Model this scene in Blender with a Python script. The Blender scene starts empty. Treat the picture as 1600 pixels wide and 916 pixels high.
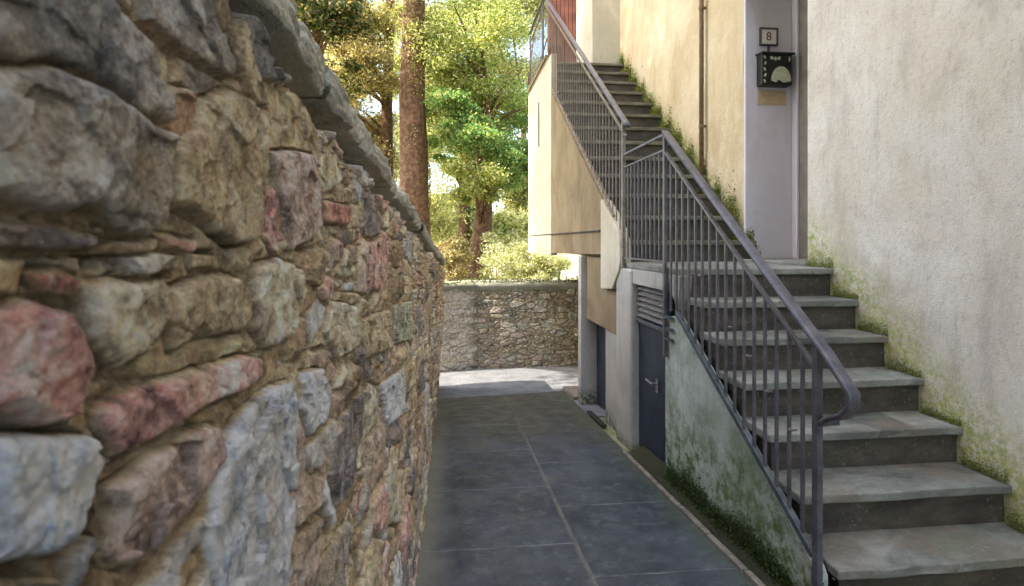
import bpy, bmesh, math, random
import numpy as np
from mathutils import Vector
random.seed(7); rng = np.random.default_rng(11)
C = bpy.context.scene.collection
EYE = 1.24                     # camera height above the alley
F, HY, CX = 870.0, 378.0, 800.0
TH = math.atan(95/870)         # the camera looks a little to the right of the alley's direction

# ------------------------------------------------------------------ camera
cam_d = bpy.data.cameras.new('camera'); cam = bpy.data.objects.new('camera', cam_d); C.objects.link(cam)
cam.location = (0, 0, EYE); cam.rotation_euler = (math.pi/2, 0, -TH)
cam_d.sensor_width = 36; cam_d.lens = 36*F/1600; cam_d.shift_y = -(458-HY)/1600
cam_d.clip_start = 0.02; cam_d.clip_end = 6000
cam_d.dof.use_dof = True; cam_d.dof.focus_distance = 4.2; cam_d.dof.aperture_fstop = 9
bpy.context.scene.camera = cam

# ------------------------------------------------------------------ world, sun, exposure
SUN_T = Vector((.97, .25))      # horizontal direction the sunlight travels
SUN_T.normalize(); SUN_EL = math.radians(50)
w = bpy.data.worlds.new('World'); bpy.context.scene.world = w; w.use_nodes = True
nt = w.node_tree; bg = nt.nodes['Background']; sky = nt.nodes.new('ShaderNodeTexSky')
sky.sky_type = 'NISHITA'; sky.sun_disc = False; sky.sun_elevation = SUN_EL
sky.sun_rotation = math.atan2(-SUN_T.x, -SUN_T.y); sky.dust_density = 3.0; sky.ozone_density = 1.0
nt.links.new(sky.outputs[0], bg.inputs[0]); bg.inputs[1].default_value = 0.15
sd = bpy.data.lights.new('sun', 'SUN'); sd.energy = 2.2; sd.angle = math.radians(.53); sd.color = (1, .95, .86)
so = bpy.data.objects.new('sun', sd); C.objects.link(so)
dirv = Vector((SUN_T.x*math.cos(SUN_EL), SUN_T.y*math.cos(SUN_EL), -math.sin(SUN_EL)))
so.rotation_euler = dirv.to_track_quat('-Z', 'Y').to_euler(); so.location = (-10, -6, 20)
sc = bpy.context.scene
sc.view_settings.view_transform = 'Standard'; sc.view_settings.look = 'None'
sc.view_settings.use_white_balance = True; sc.view_settings.white_balance_temperature = 6850; sc.view_settings.white_balance_tint = 9
sc.view_settings.gamma = 1; sc.view_settings.exposure = 2.58
sc.render.resolution_x = 1024; sc.render.resolution_y = 586

# ------------------------------------------------------------------ geometry helpers
def ray(x, y):
    k = (x-CX)/F; m = (HY-y)/F; c, s_ = math.cos(TH), math.sin(TH)
    return (s_+k*c, c-k*s_, m)          # across, along, up
def on_w(x, y, w_):                       # point of the vertical plane across = w_
    d = ray(x, y); t = w_/d[0]; return Vector((w_, d[1]*t, EYE+d[2]*t))
def on_s(x, y, s_):
    d = ray(x, y); t = s_/d[1]; return Vector((d[0]*t, s_, EYE+d[2]*t))
GS = .071
def gz(s_): return -GS*s_
def on_g(x, y):
    d = ray(x, y); t = -EYE/(d[2]+GS*d[1]); return Vector((d[0]*t, d[1]*t, EYE+d[2]*t))

def link(name, me, mats, parent=None):
    o = bpy.data.objects.new(name, me); C.objects.link(o)
    for m in (mats if isinstance(mats, (list, tuple)) else [mats]): me.materials.append(m)
    if parent: o.parent = parent
    return o
def obj(name, bm, mats, parent=None, bevel=0, smooth=False, seg=2):
    bmesh.ops.recalc_face_normals(bm, faces=bm.faces)
    me = bpy.data.meshes.new(name); bm.to_mesh(me); bm.free()
    if smooth: me.polygons.foreach_set('use_smooth', [True]*len(me.polygons))
    o = link(name, me, mats, parent)
    if bevel:
        b = o.modifiers.new('bevel', 'BEVEL'); b.width = bevel; b.segments = seg; b.limit_method = 'ANGLE'
    return o
def thing(name, label, cat, loc=(0, 0, 0), group=None):
    o = bpy.data.objects.new(name, None); C.objects.link(o); o.empty_display_size = .2
    o['label'] = label; o['category'] = cat
    if group: o['group'] = group
    return o
def tag(o, label, cat, group=None, kind=None):
    o['label'] = label; o['category'] = cat
    if group: o['group'] = group
    if kind: o['kind'] = kind
    return o
def box(bm, x0, x1, y0, y1, z0, z1):
    vs = [bm.verts.new(p) for p in ((x0,y0,z0),(x1,y0,z0),(x1,y1,z0),(x0,y1,z0),(x0,y0,z1),(x1,y0,z1),(x1,y1,z1),(x0,y1,z1))]
    for f in ((0,3,2,1),(4,5,6,7),(0,1,5,4),(1,2,6,5),(2,3,7,6),(3,0,4,7)): bm.faces.new([vs[i] for i in f])
    return vs
def prism_w(bm, pts, w0, w1):             # profile in (along, up), extruded across
    a = [bm.verts.new((w0, s_, z)) for s_, z in pts]; b = [bm.verts.new((w1, s_, z)) for s_, z in pts]
    bm.faces.new(a); bm.faces.new(b[::-1]); n = len(pts)
    for i in range(n): bm.faces.new((a[i], b[i], b[(i+1) % n], a[(i+1) % n]))
def tube(bm, pts, r, n=10, flat=1.0, cap=True):
    pts = [Vector(p) for p in pts]; rs = r if isinstance(r, (list, tuple)) else [r]*len(pts); rings = []
    for i, p in enumerate(pts):
        d = (pts[min(i+1, len(pts)-1)]-pts[max(i-1, 0)]).normalized()
        up = Vector((0, 0, 1)) if abs(d.z) < .95 else Vector((0, 1, 0))
        a = d.cross(up).normalized(); b = a.cross(d).normalized()
        rings.append([bm.verts.new(p+a*math.cos(t)*rs[i]+b*math.sin(t)*rs[i]*flat) for t in [2*math.pi*k/n for k in range(n)]])
    for i in range(len(rings)-1):
        for k in range(n): bm.faces.new((rings[i][k], rings[i][(k+1) % n], rings[i+1][(k+1) % n], rings[i+1][k]))
    if cap: bm.faces.new(rings[0][::-1]); bm.faces.new(rings[-1])
def bar(bm, p, q, hw, hd):                # rectangular bar from p to q; hw half width across, hd half depth
    p, q = Vector(p), Vector(q); d = (q-p).normalized()
    a = Vector((1, 0, 0)); b = d.cross(a).normalized()
    r = []
    for c in (p, q): r.append([bm.verts.new(c+a*i*hw+b*j*hd) for i, j in ((-1,-1),(1,-1),(1,1),(-1,1))])
    for k in range(4): bm.faces.new((r[0][k], r[0][(k+1) % 4], r[1][(k+1) % 4], r[1][k]))
    bm.faces.new(r[0][::-1]); bm.faces.new(r[1])

# ------------------------------------------------------------------ numpy noise
def vnoise(x, y, seed=0):
    xi = np.floor(x).astype(np.int64); yi = np.floor(y).astype(np.int64); fx = x-xi; fy = y-yi
    fx = fx*fx*(3-2*fx); fy = fy*fy*(3-2*fy)
    def h(a, b):
        n = (a*374761393 + b*668265263 + seed*974711) & 0xffffffff
        n = ((n ^ (n >> 13))*1274126177) & 0xffffffff
        return ((n ^ (n >> 16)) & 0xffff)/65535.0
    return (h(xi, yi)*(1-fx)+h(xi+1, yi)*fx)*(1-fy)+(h(xi, yi+1)*(1-fx)+h(xi+1, yi+1)*fx)*fy
def fbm(x, y, seed=0, o=4, g=.5):
    t = 0; a = 1; n = 0
    for i in range(o): t = t+a*vnoise(x*2**i, y*2**i, seed+i*17); n += a; a *= g
    return t/n*2-1
def hsh(a, b, seed):
    n = (a*374761393 + b*668265263 + seed*974711) & 0xffffffff
    n = ((n ^ (n >> 13))*1274126177) & 0xffffffff
    n = ((n ^ (n >> 15))*2246822519) & 0xffffffff
    return ((n ^ (n >> 16)) & 0xffff)/65535.0
def mesh_np(name, V, Q, mats, parent=None, col=None, smooth=True):
    me = bpy.data.meshes.new(name); k = Q.shape[1]
    me.vertices.add(len(V)); me.vertices.foreach_set('co', V.astype(np.float32).ravel())
    me.loops.add(Q.size); me.loops.foreach_set('vertex_index', Q.astype(np.int32).ravel())
    me.polygons.add(len(Q)); me.polygons.foreach_set('loop_start', (np.arange(len(Q))*k).astype(np.int32))
    me.polygons.foreach_set('loop_total', np.full(len(Q), k, np.int32))
    if smooth: me.polygons.foreach_set('use_smooth', np.ones(len(Q), bool))
    me.update(); me.validate()
    if col is not None:
        ca = me.color_attributes.new('Col', 'FLOAT_COLOR', 'POINT')
        ca.data.foreach_set('color', np.concatenate([col, np.ones((len(col), 1))], 1).astype(np.float32).ravel())
    return link(name, me, mats, parent)
def grid_q(n, m):                        # n columns, m rows, index c*m+r
    c = np.arange(n-1)[:, None]*m; r = np.arange(m-1)[None, :]
    a = (c+r).ravel(); return np.stack([a, a+m, a+m+1, a+1], 1)

# ------------------------------------------------------------------ materials
class Mt:
    def __init__(s, name, rough=.8, spec=.3):
        s.m = bpy.data.materials.new(name); s.m.use_nodes = True; s.t = s.m.node_tree
        s.b = s.t.nodes['Principled BSDF']; s.b.inputs['Roughness'].default_value = rough
        s.b.inputs['Specular IOR Level'].default_value = spec
        s.geo = s.t.nodes.new('ShaderNodeNewGeometry'); s.pos = s.geo.outputs['Position']; s.h = []
    def n(s, ty, **k):
        x = s.t.nodes.new(ty)
        for a, v in k.items(): setattr(x, a, v)
        return x
    def lk(s, a, b): s.t.links.new(a, b)
    def scaled(s, v):
        mp = s.n('ShaderNodeMapping'); mp.inputs['Scale'].default_value = v; s.lk(s.pos, mp.inputs[0]); return mp.outputs[0]
    def noise(s, sc_, det=6, rough=.6, vec=None, dist=0):
        x = s.n('ShaderNodeTexNoise'); x.inputs['Scale'].default_value = sc_; x.inputs['Detail'].default_value = det
        x.inputs['Roughness'].default_value = rough; x.inputs['Distortion'].default_value = dist
        s.lk(vec if vec else s.pos, x.inputs['Vector']); return x.outputs['Fac']
    def voro(s, sc_, feat='F1', vec=None, out='Distance'):
        x = s.n('ShaderNodeTexVoronoi', feature=feat); x.inputs['Scale'].default_value = sc_
        s.lk(vec if vec else s.pos, x.inputs['Vector']); return x.outputs[out]
    def ramp(s, v, a, b, lo=0., hi=1.):
        x = s.n('ShaderNodeMapRange'); x.inputs[1].default_value = a; x.inputs[2].default_value = b
        x.inputs[3].default_value = lo; x.inputs[4].default_value = hi; x.interpolation_type = 'SMOOTHSTEP'
        s.put(v, x.inputs[0]); return x.outputs[0]
    def put(s, v, inp):
        if isinstance(v, (int, float)): inp.default_value = v
        elif isinstance(v, tuple): inp.default_value = (*v, 1)[:4]
        else: s.lk(v, inp)
    def math(s, op, a, b=0.):
        x = s.n('ShaderNodeMath', operation=op); s.put(a, x.inputs[0]); s.put(b, x.inputs[1]); return x.outputs[0]
    def mix(s, f, a, b, mode='MIX'):
        x = s.n('ShaderNodeMix', data_type='RGBA', blend_type=mode)
        s.put(f, x.inputs[0]); s.put(a, x.inputs[6]); s.put(b, x.inputs[7]); return x.outputs[2]
    def xyz(s):
        x = s.n('ShaderNodeSeparateXYZ'); s.lk(s.pos, x.inputs[0]); return x.outputs
    def attr(s, name='Col'):
        x = s.n('ShaderNodeAttribute', attribute_name=name); return x.outputs['Color']
    def bump(s, h, st, dist=.01):
        x = s.n('ShaderNodeBump'); x.inputs['Strength'].default_value = st; x.inputs['Distance'].default_value = dist
        s.lk(h, x.inputs['Height'])
        if s.h: s.lk(s.h[-1], x.inputs['Normal'])
        s.h.append(x.outputs[0]); s.lk(x.outputs[0], s.b.inputs['Normal'])
    def col(s, c): s.put(c, s.b.inputs['Base Color']); return s.m

def m_masonry():
    q = Mt('rubble stone', .9, .2); c = q.attr()
    f = q.noise(38, 8, .7); c = q.mix(.85, c, q.mix(q.ramp(f, .32, .68), (.30, .28, .27), (.72, .70, .66)), 'OVERLAY')
    c = q.mix(q.math('MULTIPLY', q.ramp(q.noise(14, 6, .6), .56, .7), .4), c, (.16, .15, .09))
    c = q.mix(q.math('MULTIPLY', q.ramp(q.noise(55, 4, .6), .6, .72), .35), c, (.62, .6, .55))
    c = q.mix(.55, c, q.mix(q.ramp(q.noise(190, 7, .75), .3, .7), (.22, .21, .2), (.8, .78, .74)), 'OVERLAY')
    c = q.mix(q.math('MULTIPLY', q.ramp(q.noise(120, 5, .8), .61, .70), .5), c, (.08, .07, .055))
    c = q.mix(q.math('MULTIPLY', q.ramp(q.noise(75, 6, .8), .57, .67), .6), c, (.80, .78, .75))
    q.bump(q.noise(60, 9, .78), 1., .009); q.bump(q.noise(260, 6, .8), .9, .003)
    return q.col(c)
def m_plaster(name, base, alt, stain, bscale=90, moss=None, bst=.6, mossw=.35, mosscol=((.24,.27,.05),(.13,.17,.04)), fine=40):
    q = Mt(name, .92, .15); X = q.xyz()
    c = q.mix(q.ramp(q.noise(2.2, 8, .62), .35, .65), base, alt)
    c = q.mix(q.math('MULTIPLY', q.ramp(q.noise(3.1, 9, .7, q.scaled((1, 1, .3))), .5, .72), .55), c, stain)
    c = q.mix(q.math('MULTIPLY', q.ramp(q.noise(35, 6, .75), .5, .7), .45), c, stain)
    c = q.mix(q.math('MULTIPLY', q.ramp(q.noise(1.3, 9, .75, None, .6), .5, .66), .5), c, stain)
    c = q.mix(q.math('MULTIPLY', q.ramp(q.voro(55), .16, .08), q.ramp(q.noise(6, 3, .5), .5, .6, 0, .5)), c, (.2, .17, .13))
    rn = q.ramp(q.noise(9, 6, .65, q.scaled((1, 1, .12))), .55, .7); c = q.mix(q.math('MULTIPLY', rn, .35), c, stain)
    if moss:
        for (a, b, wd) in moss:          # growth along the junction z = a*y + b
            d = q.math('SUBTRACT', X[2], q.math('ADD', q.math('MULTIPLY', X[1], a), b))
            d = q.math('ADD', d, q.math('MULTIPLY', q.math('SUBTRACT', q.noise(5, 8, .7), .5), wd*2.2))
            mk = q.ramp(d, wd*1.1, -.05)
            mc = q.mix(q.ramp(q.noise(22, 6, .7), .35, .65), mosscol[0], mosscol[1])
            pt = q.math('MULTIPLY', q.ramp(q.noise(fine, 5, .75), .4, .56, .3, 1.), q.ramp(q.noise(10, 6, .75), .4, .55, .25, 1.))
            c = q.mix(q.math('MULTIPLY', mk, pt), c, mc)
    q.bump(q.noise(bscale*.55, 6, .7), bst*.75, .012); q.bump(q.noise(bscale*1.6, 6, .75), bst, .008); q.bump(q.noise(bscale/9, 5, .6), bst*.35, .02)
    return q.col(c)
def m_slate(name, a, b, lichen, edge=0):
    q = Mt(name, .62, .35)
    c = q.mix(q.ramp(q.noise(5, 8, .6, q.scaled((1, 1.6, 3))), .32, .68), a, b)
    c = q.mix(q.math('MULTIPLY', q.ramp(q.noise(11, 7, .65), .5, .68), .6), c, lichen)
    c = q.mix(q.math('MULTIPLY', q.ramp(q.noise(70, 4, .6), .6, .74), .4), c, (.42, .42, .4))
    q.bump(q.noise(30, 7, .65), .5, .006)
    q.lk(q.ramp(q.noise(9, 5, .6), .3, .7, .5, .8), q.b.inputs['Roughness'])
    return q.col(c)
def m_tread(name, a, b, brown, green):
    q = Mt(name, .6, .35); X = q.xyz(); v = q.scaled((1, 1.5, 2))
    bw_ = q.n('ShaderNodeRGBToBW'); q.lk(q.voro(2.6, 'F1', q.scaled((1, .6, 3)), 'Color'), bw_.inputs[0]); blk = q.mix(bw_.outputs[0], (.1, .1, .1), (.9, .88, .84))
    c = q.mix(q.ramp(q.noise(4, 9, .65, v), .3, .7), a, b)
    c = q.mix(.6, c, blk, 'SOFT_LIGHT')
    c = q.mix(q.math('MULTIPLY', q.ramp(q.noise(2.7, 8, .7), .48, .62), .6), c, brown)
    c = q.mix(q.math('MULTIPLY', q.ramp(q.noise(8, 7, .7), .52, .66), .55), c, green)
    c = q.mix(q.math('MULTIPLY', q.ramp(q.noise(45, 5, .7), .58, .7), .5), c, (.40, .39, .36))
    c = q.mix(q.math('MULTIPLY', q.ramp(q.noise(30, 5, .7), .6, .7), .6), c, (.07, .065, .055))
    q.bump(q.noise(22, 8, .7), .8, .008); q.bump(q.noise(110, 5, .7), .4, .003)
    q.lk(q.ramp(q.noise(9, 5, .6), .3, .7, .45, .8), q.b.inputs['Roughness'])
    return q.col(c)
def m_simple(name, a, b, sc_=20, rough=.6, bst=.2, spec=.4, metal=0):
    q = Mt(name, rough, spec); q.b.inputs['Metallic'].default_value = metal
    q.bump(q.noise(sc_*3, 5, .6), bst, .003)
    return q.col(q.mix(q.ramp(q.noise(sc_, 6, .65), .35, .68), a, b))
def m_steel(name, a, b):
    q = Mt(name, .4, .5); q.b.inputs['Metallic'].default_value = .15
    c = q.mix(q.ramp(q.noise(14, 7, .7), .35, .66), a, b)
    rk = q.ramp(q.noise(26, 7, .75), .58, .68); c = q.mix(q.math('MULTIPLY', rk, .75), c, (.11, .05, .025))
    c = q.mix(q.math('MULTIPLY', q.ramp(q.noise(60, 4, .7), .62, .72), .4), c, (.32, .32, .34))
    q.lk(q.ramp(rk, 0, 1, .36, .85), q.b.inputs['Roughness']); q.bump(q.noise(90, 6, .7), .4, .002)
    return q.col(c)
def m_leaf(name):
    m = bpy.data.materials.new(name); m.use_nodes = True; t = m.node_tree; b = t.nodes['Principled BSDF']
    b.inputs['Roughness'].default_value = .5; a = t.nodes.new('ShaderNodeAttribute'); a.attribute_name = 'Col'
    tr = t.nodes.new('ShaderNodeBsdfTranslucent'); mx = t.nodes.new('ShaderNodeMixShader'); mx.inputs[0].default_value = .5
    g = t.nodes.new('ShaderNodeMix'); g.data_type = 'RGBA'; g.blend_type = 'MULTIPLY'; g.inputs[0].default_value = 1
    g.inputs[7].default_value = (1.4, 1.45, .8, 1)
    t.links.new(a.outputs['Color'], b.inputs['Base Color']); t.links.new(a.outputs['Color'], g.inputs[6])
    t.links.new(g.outputs[2], tr.inputs[0]); t.links.new(b.outputs[0], mx.inputs[1]); t.links.new(tr.outputs[0], mx.inputs[2])
    t.links.new(mx.outputs[0], t.nodes['Material Output'].inputs[0]); return m
def m_path():
    q = Mt('dark slate paving', .5, .4); X = q.xyz()
    wob = q.math('MULTIPLY', q.math('SUBTRACT', q.noise(9, 5, .6), .5), .022)
    wx = q.math('ADD', X[0], wob); wy = q.math('ADD', X[1], wob)
    right = q.math('GREATER_THAN', X[0], .58)
    # transverse joints, staggered between the two rows of slabs
    yy = q.math('DIVIDE', q.math('ADD', wy, q.math('MULTIPLY', right, .31)), .74)
    dy = q.math('MULTIPLY', q.math('ABSOLUTE', q.math('SUBTRACT', q.math('FRACT', yy), .5)), .74)
    idn = q.n('ShaderNodeCombineXYZ'); q.lk(q.math('FLOOR', q.math('ADD', yy, 0.)), idn.inputs[0]); q.lk(right, idn.inputs[1])
    wn = q.n('ShaderNodeTexWhiteNoise'); q.lk(idn.outputs[0], wn.inputs['Vector'])
    c = q.mix(q.ramp(q.noise(3.2, 9, .7), .36, .64), (.028, .033, .040), (.088, .096, .108))
    c = q.mix(.35, c, q.mix(wn.outputs['Value'], (.024, .028, .038), (.07, .08, .095)))
    c = q.mix(q.math('MULTIPLY', q.ramp(q.noise(14, 8, .75), .5, .68), .6), c, (.15, .16, .17))
    c = q.mix(q.math('MULTIPLY', q.ramp(q.noise(120, 3, .6), .66, .74), .5), c, (.3, .3, .3))
    jt = q.math('MULTIPLY', q.ramp(dy, .0075, .003), q.ramp(q.noise(6, 4, .6), .42, .62, .15, .8))
    c = q.mix(jt, c, (.19, .19, .18))
    dj = q.math('ABSOLUTE', q.math('SUBTRACT', wx, .585))
    cj = q.math('MULTIPLY', q.ramp(dj, .016, .006), q.ramp(q.noise(12, 5, .7), .35, .62, .2, .9))
    c = q.mix(cj, c, (.17, .155, .135))
    # grit gathered at the foot of the rubble wall, moss on the far slabs
    lf = q.math('ADD', q.math('ADD', X[0], q.math('MULTIPLY', X[1], 0.)), q.math('MULTIPLY', q.math('SUBTRACT', q.noise(7, 7, .7), .5), .22))
    c = q.mix(q.math('MULTIPLY', q.ramp(lf, .02, -.13), .8), c, (.2, .19, .155))
    fr = q.math('ADD', X[1], q.math('MULTIPLY', q.math('SUBTRACT', q.noise(2.4, 8, .7), .5), 2.6))
    c = q.mix(q.math('MULTIPLY', q.ramp(fr, 3.9, 5.2), .75), c, q.mix(q.ramp(q.noise(9, 6, .7), .4, .6), (.055, .052, .028), (.115, .10, .075)))
    rt = q.math('ADD', X[0], q.math('MULTIPLY', q.math('SUBTRACT', q.noise(5, 7, .7), .5), .3))
    c = q.mix(q.math('MULTIPLY', q.ramp(rt, 1.08, 1.24), .5), c, (.07, .09, .035))
    q.lk(q.ramp(q.noise(6, 7, .7), .3, .7, .42, .75), q.b.inputs['Roughness'])
    q.bump(q.noise(45, 8, .7), .35, .004)
    q.bump(q.ramp(q.math('MINIMUM', dy, dj), 0, .014), .5, .006)
    return q.col(c)
def m_court():
    q = Mt('pale cobbled paving', .8, .3); v = q.scaled((1, 1.4, 1))
    e = q.voro(9, 'DISTANCE_TO_EDGE', v)
    c = q.mix(q.ramp(q.noise(4, 8, .7), .35, .65), (.13, .135, .145), (.20, .205, .215))
    c = q.mix(q.math('MULTIPLY', q.ramp(e, .06, .01), .4), c, (.2, .19, .17)); q.bump(q.ramp(e, 0, .1), .5, .01)
    return q.col(c)
def m_ground():
    q = Mt('garden soil', .95, .1)
    return q.col(q.mix(q.ramp(q.noise(1.5, 9, .7), .4, .6), (.16, .17, .07), (.34, .30, .2)))

M = dict(
    masonry=m_masonry(), path=m_path(), court=m_court(), ground=m_ground(), leaf=m_leaf('leaf'),
    coping=m_plaster('lichened coping stone', (.50, .50, .42), (.66, .62, .54), (.22, .22, .14), 60, None, .9),
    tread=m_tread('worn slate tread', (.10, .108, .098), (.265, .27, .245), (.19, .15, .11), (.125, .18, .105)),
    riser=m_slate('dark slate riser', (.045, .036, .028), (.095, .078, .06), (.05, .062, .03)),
    tread_up=m_slate('mossy slate tread', (.11, .10, .07), (.20, .18, .135), (.09, .105, .04)),
    steel=m_steel('painted grey steel', (.07, .068, .085), (.135, .13, .15)),
    bluesteel=m_steel('dark steel stringer', (.045, .06, .075), (.11, .13, .15)),
    wood_red=m_simple('red brown boards', (.12, .035, .022), (.2, .07, .045), 6, .55, .1),
    door=m_simple('dark blue steel door', (.012, .02, .04), (.03, .04, .065), 5, .45, .08, .4),
    steel_up=m_steel('weathered warm grey steel', (.13, .115, .105), (.24, .215, .19)),
    louvre=m_simple('weathered grey slats', (.12, .115, .11), (.22, .2, .18), 20, .7),
    brown=m_simple('brown drainpipe paint', (.12, .075, .04), (.2, .13, .07), 12, .5),
    black=m_simple('black iron', (.008, .01, .009), (.02, .024, .02), 30, .45),
    cream=m_simple('aged cream enamel', (.42, .46, .34), (.58, .6, .46), 40, .5, .1),
    white=m_simple('white enamel', (.72, .7, .68), (.8, .78, .76), 40, .35, .05),
    bark=m_simple('brown bark', (.085, .045, .026), (.23, .13, .075), 14, .95, 1.),
    void=m_simple('dark drain iron', (.015, .015, .014), (.04, .035, .03), 30, .7),
    kerb=m_simple('sandy kerb stone', (.17, .145, .12), (.3, .25, .2), 16, .85, .4, .2),
    silver=m_simple('bare steel', (.3, .3, .3), (.45, .45, .45), 30, .35, .1, .5, .9),
)

# ------------------------------------------------------------------ terrain: one sheet to the horizon
def terr(x, y):
    z = np.where(y < 8.6, -GS*y, -GS*8.6 - .30*(y-8.6)); z = np.maximum(z, -14-.004*np.abs(y))
    return z
xs = np.concatenate([-np.geomspace(2500, 4, 26), np.linspace(-3, 3, 7), np.geomspace(4, 2500, 26)])
ys = np.concatenate([-np.geomspace(600, 2, 14), np.linspace(0, 8.6, 6), 8.6+np.geomspace(.5, 3500, 40)])
Xg, Yg = np.meshgrid(xs, ys, indexing='ij'); Zg = terr(Xg, Yg)-.02
Zg = np.where(Yg < 0, np.minimum(-GS*Yg, 3)-.02, Zg)
g = mesh_np('ground', np.stack([Xg, Yg, Zg], -1).reshape(-1, 3), grid_q(len(xs), len(ys)), M['ground']); g['kind'] = 'structure'
def sheet(name, pts, off, mat):
    bm = bmesh.new(); bm.faces.new([bm.verts.new((x, y, gz(y)+off)) for x, y in pts])
    o = obj(name, bm, mat); o['kind'] = 'structure'; return o
sheet('path', [(-.6, -3), (1.26, -3), (1.26, 5.95), (2.6, 5.95+.0), (2.6, 6.3), (1.2, 6.18), (.1, 6.0), (-1.2, 5.85), (-.6, 5.4)], -.004, M['path'])
sheet('courtyard', [(-6, 5.0), (-1.2, 5.0), (6, 5.0), (6, 8.6), (-6, 8.6)], -.009, M['court'])

# ------------------------------------------------------------------ rubble walls as real relief
PAL = {'grey': (.34, .335, .34), 'lgrey': (.47, .46, .46), 'tan': (.55, .455, .32), 'cream': (.70, .62, .49), 'pink': (.74, .45, .42),
       'red': (.54, .28, .24), 'blue': (.66, .71, .80), 'green': (.44, .47, .39), 'slate': (.23, .22, .245), 'brown': (.38, .285, .19), 'mauve': (.56, .44, .40)}
def voronoi_fill(u, v, cu, cv, seed, jit=.85):
    a = u/cu; b = v/cv; jb = np.floor(b).astype(np.int64)
    F1 = np.full(u.shape, 9.); F2 = np.full(u.shape, 9.); I = np.zeros(u.shape, np.int64); J = np.zeros(u.shape, np.int64)
    for dj in (-2, -1, 0, 1, 2):
        j = jb+dj; off = hsh(j, j*0+5, seed)*1.0; ia = np.floor(a-off).astype(np.int64)
        for di in (-2, -1, 0, 1, 2):
            i = ia+di
            px = i+off+.5+(hsh(i, j, seed+1)-.5)*jit; py = j+.5+(hsh(i, j, seed+2)-.5)*jit
            d = np.sqrt((a-px)**2+(b-py)**2)-hsh(i, j, seed+3)*.55
            m = d < F1; F2 = np.where(m, F1, np.minimum(F2, d)); I = np.where(m, i, I); J = np.where(m, j, J); F1 = np.where(m, d, F1)
    return (F2-F1)*.5*min(cu, cv), I, J
def poly_sd(u, v, P):
    """signed distance, positive inside"""
    d = np.full(u.shape, 1e9); ins = np.zeros(u.shape, bool); n = len(P)
    for i in range(n):
        ax, ay = P[i]; bx, by = P[(i+1) % n]; ex, ey = bx-ax, by-ay
        t = np.clip(((u-ax)*ex+(v-ay)*ey)/(ex*ex+ey*ey+1e-12), 0, 1)
        d = np.minimum(d, (u-ax-ex*t)**2+(v-ay-ey*t)**2)
        c = ((ay > v) != (by > v)) & (u < (bx-ax)*(v-ay)/((by-ay) if by != ay else 1e-9)+ax); ins ^= c
    return np.where(ins, 1, -1)*np.sqrt(d)
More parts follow.
